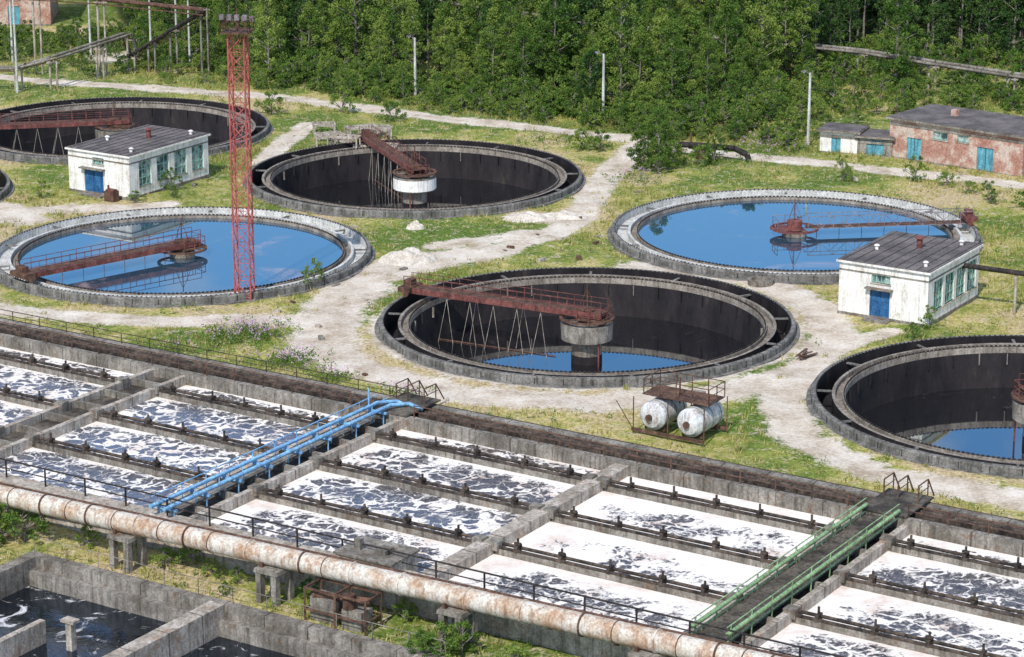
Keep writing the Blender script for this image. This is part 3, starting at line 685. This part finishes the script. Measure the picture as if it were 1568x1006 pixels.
rack('pipe_rack',[(-33,289,7.1),(-44,289.5,8.2),(-66,290,9.5)],.17,[(-44,289,8.1),(-51,289.5,8.9),(-60,290,9)],.5,[M['rust'],M['rust'],M['concl']])
for x,y,h in ((-37.5,301,8),(-51.5,279,10),(-47,300,9),(-40,298,8),(-55,296,9),(-35.5,296,7)):
    l=MB(); l.tube((x,y,-.2),(x,y,h),.14,0,8,.09); l.bar((x-.8,y,h-.4),(x+.8,y,h-.4),.07,1)
    for d in (-.7,0,.7): l.tube((x+d,y,h-.35),(x+d,y,h-.1),.05,1,6)
    l.obj('utility_pole',[M['launderw'],M['rust']])
rack('pipe_rack',[(-55,352,3.5),(-30,335,3.6),(-13,317,4.6),(3,306,3.6),(25,292,3.4),(37,285,3.3),(44,281,2.8),(51,274,2.8),(80,256,2.6)],.2,[(-30,335,3.2),(-24,329,3.2),(-13,317,4.1),(-5,311,3),(12,300,3),(25,292,3),(31,288.5,3.1),(37,285,3.1),(44,281,2.5),(51,274,2.5),(60,268.5,2.5)],.7,[M['conc'],M['dark'],M['concl']])
vp=MB(); vp.path([(15.5,247.5,.2),(15.5,247.5,1.1),(17.5,246.6,1.2),(20.5,245.2,1.2),(21.6,244.8,.7),(21.8,244.7,.2)],.27,0,12)
vp.path([(16.5,248.6,.7),(19.5,247.4,.8)],.25,1,12); vp.box(17,18.2,246.3,247.2,0,1.0,1,I); vp.tube((16.6,247.2,1.2),(16.6,247.2,2.3),.1,1,8)
vp.obj('valve_pipework',[M['dark'],M['rust']])
fs=MB()
for i in range(16):
    Fi=frame(-21+random.uniform(0,7.5),251+random.uniform(-1.5,7),random.uniform(-25,25)); L=random.uniform(1.6,3.2); D=random.uniform(.8,1.6); z0=random.choice([0,0,.55,.9])
    for d in (0,D): fs.box(0,L,d,d+.16,z0+.3,z0+.5,0,Fi); fs.box(0,.15,d,d+.15,0,z0+.3,0,Fi); fs.box(L-.15,L,d,d+.15,0,z0+.3,0,Fi)
    for k in range(5): fs.box(L*k/4-.05,L*k/4+.08,.16,D,z0+.34,z0+.46,0,Fi)
fs.obj('stacked_concrete_frames',[M['concl']])
def mound(name,x,y,rx,ry,h,mat):
    n=28;V=[];F=[]
    for i in range(n):
        for j in range(n):
            u,v=i/(n-1)*2-1,j/(n-1)*2-1; d=max(0,1-(u*u+v*v))
            z=h*d**.8*(.7+.6*math.sin(u*5+v*3)*math.sin(v*6-u*2)*.5+.25*random.random())-.05
            V.append((x+u*rx,y+v*ry,z))
    F=[[i*n+j,(i+1)*n+j,(i+1)*n+j+1,i*n+j+1] for i in range(n-1) for j in range(n-1)]
    b=MB(); b.add(V,F,0,True); b.obj(name,[mat])
mound('sand_pile',-8.2,208.2,2.4,1.8,.95,M['slab']); mound('rubble_pile',1.2,222.3,2.0,1.2,.6,M['slab']); mound('rubble_pile',4.2,222.8,2.2,1.1,.55,M['slab']); mound('rock_pile',-8,218.8,.8,.6,.7,M['slab'])
b=MB(); b.lathe(19,200.8,[(1.0,-.1),(1.0,.4),(.75,.4),(.75,.1),(0,.1)],0,28); b.obj('manhole_ring',[M['conc']])
b=MB()
for i in range(6): b.box(0,random.uniform(1.2,2.2),0,.15,.05+.04*i,.1+.04*i,0,frame(20+random.uniform(-.3,.3),180.3+random.uniform(-.3,.3),random.uniform(20,80)))
b.obj('plank_pile',[M['rust']])
fxx,fyy=S(-148.2,172.2)
b=MB(); b.box(0,1.0,0,.8,0,.9,0,frame(fxx,fyy,-33)); b.box(.1,.9,.1,.7,.9,1.02,1,frame(fxx,fyy,-33)); b.tube((fxx+.4,fyy,1.0),(fxx+.4,fyy,1.4),.1,1,8); b.obj('rusty_cabinet',[M['rust'],M['red']])
db=MB()
for i in range(70):
    x=random.uniform(-30,32); y=random.uniform(160,240)
    if any(math.hypot(x-c[0],y-c[1])<15.6 for c in TANKS.values()): continue
    a,b_=inv(x,y)
    if b_<140: continue
    L=random.uniform(.25,1.0); db.box(0,L,0,random.uniform(.12,.4),0,random.uniform(.08,.3),random.choice([0,0,1,2]),frame(x,y,random.uniform(0,180)),.01)
db.obj('scattered_debris',[M['concl'],M['rust'],M['conc']])
# ------------------------------------------------------------------ vegetation
def leaves(centers,rad,count,size,tones):
    P=[];T=[]
    for c,r,t in zip(centers,rad,tones):
        d=rng.normal(size=(count,3)); d/=np.linalg.norm(d,axis=1)[:,None]; d*= (rng.random(count)**.45*r)[:,None]; d[:,2]*=.7
        P.append(c+d); T.append(np.clip(t+rng.normal(0,.13,count),0,1))
    P=np.concatenate(P);T=np.concatenate(T);N=len(P)
    a=rng.normal(size=(N,3)); a/=np.linalg.norm(a,axis=1)[:,None]
    b=np.cross(a,rng.normal(size=(N,3))); b/=np.linalg.norm(b,axis=1)[:,None]
    s=(size*(.6+.8*rng.random(N)))[:,None]
    V=np.stack([P-a*s,P+b*s*.6,P+a*s,P-b*s*.6],1).reshape(-1,3)
    return V,np.arange(4*N).reshape(-1,4),np.repeat(T,4)
def tree_mesh(name,h,cr,crz0,ncl,cnt,size,leaf,conic=.5,trunkr=.12):
    b=MB(); z=0;p=Vector((0,0,-.2)); seg=6; pts=[p]
    for i in range(seg): pts.append(Vector((random.uniform(-.12,.12)*i*.5,random.uniform(-.12,.12)*i*.5,h*.92*(i+1)/seg)))
    for i in range(seg): b.tube(pts[i],pts[i+1],trunkr*(1-i/seg*.85),0,7,trunkr*(1-(i+1)/seg*.85),caps=False)
    cs=[];rs=[];ts=[]
    for i in range(ncl):
        f=random.random()**.85; z=crz0+(h-crz0)*f
        prof=math.sin(math.pi*min(1,(f*.85+.15)))**.7*(1-conic*f)+.12
        t=random.uniform(0,2*math.pi); rr=cr*prof*random.uniform(.35,1.08)
        c=np.array([rr*math.cos(t),rr*math.sin(t),z]); cs.append(c); rs.append(random.uniform(.28,.58)*cr*.5); ts.append(random.uniform(.0,.75)+.2*f)  # random tone plus a rise with height: top light put into leaf colour
        if i%3==0:
            q_=Vector((0,0,max(.3,z-.35*rr-.3))); b.tube(q_,Vector(c),.04+.02*(1-f),0,5,.015,caps=False)
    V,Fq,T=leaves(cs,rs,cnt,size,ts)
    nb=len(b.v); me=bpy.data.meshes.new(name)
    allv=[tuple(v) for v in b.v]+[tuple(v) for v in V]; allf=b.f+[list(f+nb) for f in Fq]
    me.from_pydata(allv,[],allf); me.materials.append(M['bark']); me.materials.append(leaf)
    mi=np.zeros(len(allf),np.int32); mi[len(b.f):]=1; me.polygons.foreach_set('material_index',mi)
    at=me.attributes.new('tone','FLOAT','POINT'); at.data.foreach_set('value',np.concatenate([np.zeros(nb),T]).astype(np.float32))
    me.update(); return me
birch=[tree_mesh('birch_mesh_%d'%i,h,cr,z0,90,64,.10,M['leaf'],cn) for i,(h,cr,z0,cn) in enumerate([(8.5,2.2,.9,.5),(10,2.0,1.2,.65),(7.5,2.4,.6,.4),(9.5,2.5,1.2,.55),(6,1.9,.5,.5)])]
darkt=[tree_mesh('pine_mesh_%d'%i,h,cr,z0,70,48,.14,M['leafd'],cn,.17) for i,(h,cr,z0,cn) in enumerate([(13,2.4,4.0,.6),(14,2.2,5,.5),(11,2.6,1.2,.55)])]
bush=[tree_mesh('bush_mesh_%d'%i,h,cr,.15,32,40,.075,M['leaf'],.25,.05) for i,(h,cr) in enumerate([(2.0,1.2),(1.6,1.35),(2.6,1.2)])]
def put(name,me,x,y,s,parent=None,z=0,zs=1.):
    o=bpy.data.objects.new(name,me); scene.collection.objects.link(o); o.location=(x,y,z); o.rotation_euler=(0,0,random.uniform(0,6.28))
    o.scale=(s*random.uniform(.9,1.1),s*random.uniform(.9,1.1),s*zs*random.uniform(.85,1.2))
    if parent: o.parent=parent
    return o
forest=empty('forest'); cnt=0
yy=256.
while yy<415:
    st=3.7 if yy<300 else 4.3
    x=-(yy*.21+10)
    while x<yy*.21+10:
        px,py=x+random.uniform(-1.9,1.9),yy+random.uniform(-1.9,1.9)
        f=np.interp(px,fx,fy)
        if py>f:
            d=py-f
            if not (d>22 and px<30 and random.random()<.3):
                dark=(px>32) or py>340 or random.random()<.12
                s=random.uniform(.62,1.25)*(.60+.40*min(1,d/9))
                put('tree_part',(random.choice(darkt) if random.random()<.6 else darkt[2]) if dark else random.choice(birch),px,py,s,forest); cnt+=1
        x+=st
    yy+=st
shr=empty('shrubs')
for i in range(1250):
    px=random.uniform(-75,80); f=np.interp(px,fx,fy); 
    roady=np.interp(px,[-75,-60,-48,-37,-23,-8,3,12,19,31,45,80],[293,290,285,281,276,266,260,255,249,243,235,217])
    if px<-44: f=min(f,310)
    py=random.uniform(roady+2.5,f+2)
    k=(py-roady-2)/max(4,f-roady)
    if random.random()>.22+k*1.2: continue
    if 27<px<50 and py<256: continue
    if px<-28 and py<304 and random.random()<.35: continue
    s=random.uniform(.4,.75)+.65*min(1,k)
    if px<-44: s*=.75
    put('bush_part',random.choice(bush),px,py,s,shr); cnt+=1
for x,y,me,s,nm in ((13.2,240.5,birch[2],.68,'birch_tree'),(12.0,241.5,birch[4],.8,'birch_tree'),(14.3,241.8,birch[4],.65,'birch_tree'),(40.3,281.5,birch[0],1.1,'birch_tree'),(-2,276,birch[1],.95,'birch_tree'),(16,268,birch[3],1.05,'birch_tree'),(-26,287,birch[3],.95,'birch_tree'),(31,287,birch[1],1.0,'birch_tree'),(26,279,birch[3],1.05,'birch_tree')): put(nm,me,x,y,s)
for x,y,s,z in ((17.5,243.5,1.15,0),(18.6,244.5,1.,0),(6.6,250.5,1.1,0),(8.3,249.5,.9,0),(-24,267,1.3,0),(-17,268,1.2,0),(-12,264,1.0,0),(29.5,237,.8,0),(45,224,1.0,0),(48,220,1.2,0),(41,228,.8,0),(44,226.5,.9,0),(50,229,1.3,0),(42,246,.8,0),(-15,199.5,.85,0),(-50,235,1.3,0),(-47,238,1.0,0),(-30,233,.7,0),(-40.8,230,.7,0),(36,236.8,.8,0),(38.5,235,.8,0),(26,250.5,1.,0),(28.5,185.5,.5,0),(30,188,.6,0),(-32.5,228.3,.6,0),(-29.5,230,.55,0),(46,218,.9,0),(44,221,.8,0),(40,232,.7,0)):
    put('bush',random.choice(bush),x,y,s)
for a,b,s in ((-100.6,108.5,1.3),(-101.8,107.6,1.1),(-90,110.6,.8),(-91,109.6,.6),(-88,110.2,.6),(-70.7,107.6,1.0),(-71.3,106.9,.8),(-69.8,108.3,.8),(-75,110.6,.6),(-67,109,.5),(-86,110,.45),(-94.5,110.8,.5),(-81.3,110.5,.5),(-97,110,.6),(-85.5,108.3,.35),(-104,109.5,1.0),(-66,107,.9)):
    x,y=S(a,b); put('bush',bush[0],x,y,s,None,-1.6)
def keep(x,y):
    a,b=inv(x,y); ok=np.ones(len(x),bool)
    for k,(cx,cy,_) in TANKS.items(): ok&=np.hypot(x-cx,y-cy)>15.4
    ok&=~((b>106.4)&(b<138.9)&(b>111.4)|((b<107.4)&(a>-98.9)))
    ok&=~((a>-153.6)&(a<-146.2)&(b>173)&(b<185)); ok&=~((a>-78.8)&(a<-71.2)&(b>173.3)&(b<184.2)); ok&=~((a>-78.5)&(a<-72.5)&(b>140.5)&(b<145))
    c,s_=math.cos(R(40)),math.sin(R(40)); u=(x-35)*c-(y-247.2)*s_; v=(x-35)*s_+(y-247.2)*c
    ok&=~((u>-.3)&(u<14.5)&(v>-.3)&(v<8))
    return ok
def scatter(N,ymin=118,ymax=300):
    y=ymin+(ymax-ymin)*rng.random(N)**.9; x=(rng.random(N)*2-1)*(y*.2+6)
    m=keep(x,y); x,y=x[m],y[m]
    p=pathmask(x,y); m=rng.random(len(x))>np.clip(p*1.7,0,.98)
    return x[m],y[m]
gz=ground_z
gx,gy=scatter(52000); K=7; n=len(gx)
cl=(np.sin(gx*.35)*np.cos(gy*.29)+np.sin(gx*.11+gy*.17)+rng.normal(0,.6,n))*.5
m=rng.random(n)<np.clip(.60+.6*cl,.12,1); gx,gy,cl=gx[m],gy[m],cl[m]; n=len(gx)
hgt=np.clip(.27+.16*cl+rng.normal(0,.07,n),.1,.8)
bx=np.repeat(gx,K)+rng.normal(0,.16,n*K); by=np.repeat(gy,K)+rng.normal(0,.16,n*K); bz=np.repeat(gz(gx,gy),K)-.03
hh=np.repeat(hgt,K)*(.6+.7*rng.random(n*K)); th=rng.random(n*K)*2*math.pi; ww=.03+.035*rng.random(n*K)
dx,dy=np.cos(th)*ww,np.sin(th)*ww; lx,ly=rng.normal(0,.35,n*K)*hh,rng.normal(0,.35,n*K)*hh
V=np.stack([np.stack([bx-dx,by-dy,bz],-1),np.stack([bx+dx,by+dy,bz],-1),np.stack([bx+lx,by+ly,bz+hh],-1)],1).reshape(-1,3)
tone=np.clip(.55-.25*cl+rng.normal(0,.2,n),0,1); 
npmesh('grass',V,np.arange(len(V)).reshape(-1,3),M['grass'],dict(tone=np.repeat(tone,K*3)))
wx,wy=scatter(10000,118,290); sel=(np.sin(wx*.5+1)*np.sin(wy*.43)+rng.normal(0,.4,len(wx)))>.4; wx,wy=wx[sel],wy[sel]
V,Fq,T=leaves(np.stack([wx,wy,gz(wx,wy)+.2],-1),.28+.25*rng.random(len(wx)),18,.065,rng.random(len(wx))*.6+.2)
npmesh('weeds',V,Fq,M['leaf'],dict(tone=T))
fl=[]
for cx,cy,r_,k in ((-19,186,3,160),(-15.5,179.5,2.2,80),(-12.5,175.2,2,40),(-8,171,2.5,40),(14,247,2.5,50),(11,237,2.5,40),(24,250,4,70),(4,253,4,50),(-24,181.5,3,40)):
    for i in range(k): fl.append((cx+random.gauss(0,r_*.5),cy+random.gauss(0,r_*.5)))
fl=np.array(fl); m=keep(fl[:,0],fl[:,1]); fl=fl[m]
V,Fq,T=leaves(np.stack([fl[:,0],fl[:,1],np.full(len(fl),.8)],-1),np.full(len(fl),.22),8,.045,rng.random(len(fl)))
npmesh('fireweed_flowers',V,Fq,M['flower'],dict(tone=T))
V,Fq,T=leaves(np.stack([fl[:,0],fl[:,1],np.full(len(fl),.35)],-1),np.full(len(fl),.38),16,.075,rng.random(len(fl))*.5+.1)
npmesh('fireweed_stems',V,Fq,M['leaf'],dict(tone=T))
print('instances',cnt)
# ------------------------------------------------------------------ sky, sun, camera
wd=bpy.data.worlds.new('World'); scene.world=wd; wd.use_nodes=True
N=wd.node_tree.nodes; Lk=wd.node_tree.links; bg=N['Background']
sky=N.new('ShaderNodeTexSky'); sky.sky_type='NISHITA'; sky.sun_disc=False
az=R(200); el=R(46)
sky.sun_elevation=el; sky.sun_rotation=az; sky.air_density=1.0; sky.dust_density=.2; sky.ozone_density=2.5
tc=N.new('ShaderNodeTexCoord'); mp_=N.new('ShaderNodeMapping'); mp_.inputs['Scale'].default_value=(1,1,2.0); mp_.inputs['Location'].default_value=(.62,.2,.1); Lk.new(tc.outputs['Generated'],mp_.inputs[0])
cn=N.new('ShaderNodeTexNoise'); cn.inputs['Scale'].default_value=7.5; cn.inputs['Detail'].default_value=6; cn.inputs['Roughness'].default_value=.5; Lk.new(mp_.outputs[0],cn.inputs['Vector'])
cr_=N.new('ShaderNodeValToRGB'); cr_.color_ramp.elements[0].position=.46; cr_.color_ramp.elements[1].position=.60; Lk.new(cn.outputs['Fac'],cr_.inputs[0])
hs=N.new('ShaderNodeHueSaturation'); hs.inputs['Saturation'].default_value=1.3; hs.inputs['Value'].default_value=1.9; Lk.new(sky.outputs[0],hs.inputs['Color'])
mx=N.new('ShaderNodeMix'); mx.data_type='RGBA'; Lk.new(cr_.outputs[0],mx.inputs[0]); Lk.new(hs.outputs[0],mx.inputs[6]); mx.inputs[7].default_value=(9.0,9.2,9.5,1)
Lk.new(mx.outputs[2],bg.inputs[0]); bg.inputs[1].default_value=.10
sl=bpy.data.lights.new('sun','SUN'); sl.energy=4.0; sl.angle=R(.5); sl.color=(1,.94,.85)
so=bpy.data.objects.new('sun',sl); scene.collection.objects.link(so)
d=Vector((math.sin(az)*math.cos(el),math.cos(az)*math.cos(el),math.sin(el)))
so.rotation_euler=d.to_track_quat('Z','Y').to_euler(); so.location=(-40,-60,120)
cam=bpy.data.cameras.new('camera'); co=bpy.data.objects.new('camera',cam); scene.collection.objects.link(co)
co.location=(0,0,52.9); co.rotation_euler=(R(90-15.7),0,0); cam.sensor_width=36; cam.lens=4159/1568*36; cam.clip_end=6000; cam.clip_start=1
scene.camera=co
scene.view_settings.view_transform='Standard'; scene.view_settings.look='None'; scene.view_settings.exposure=0
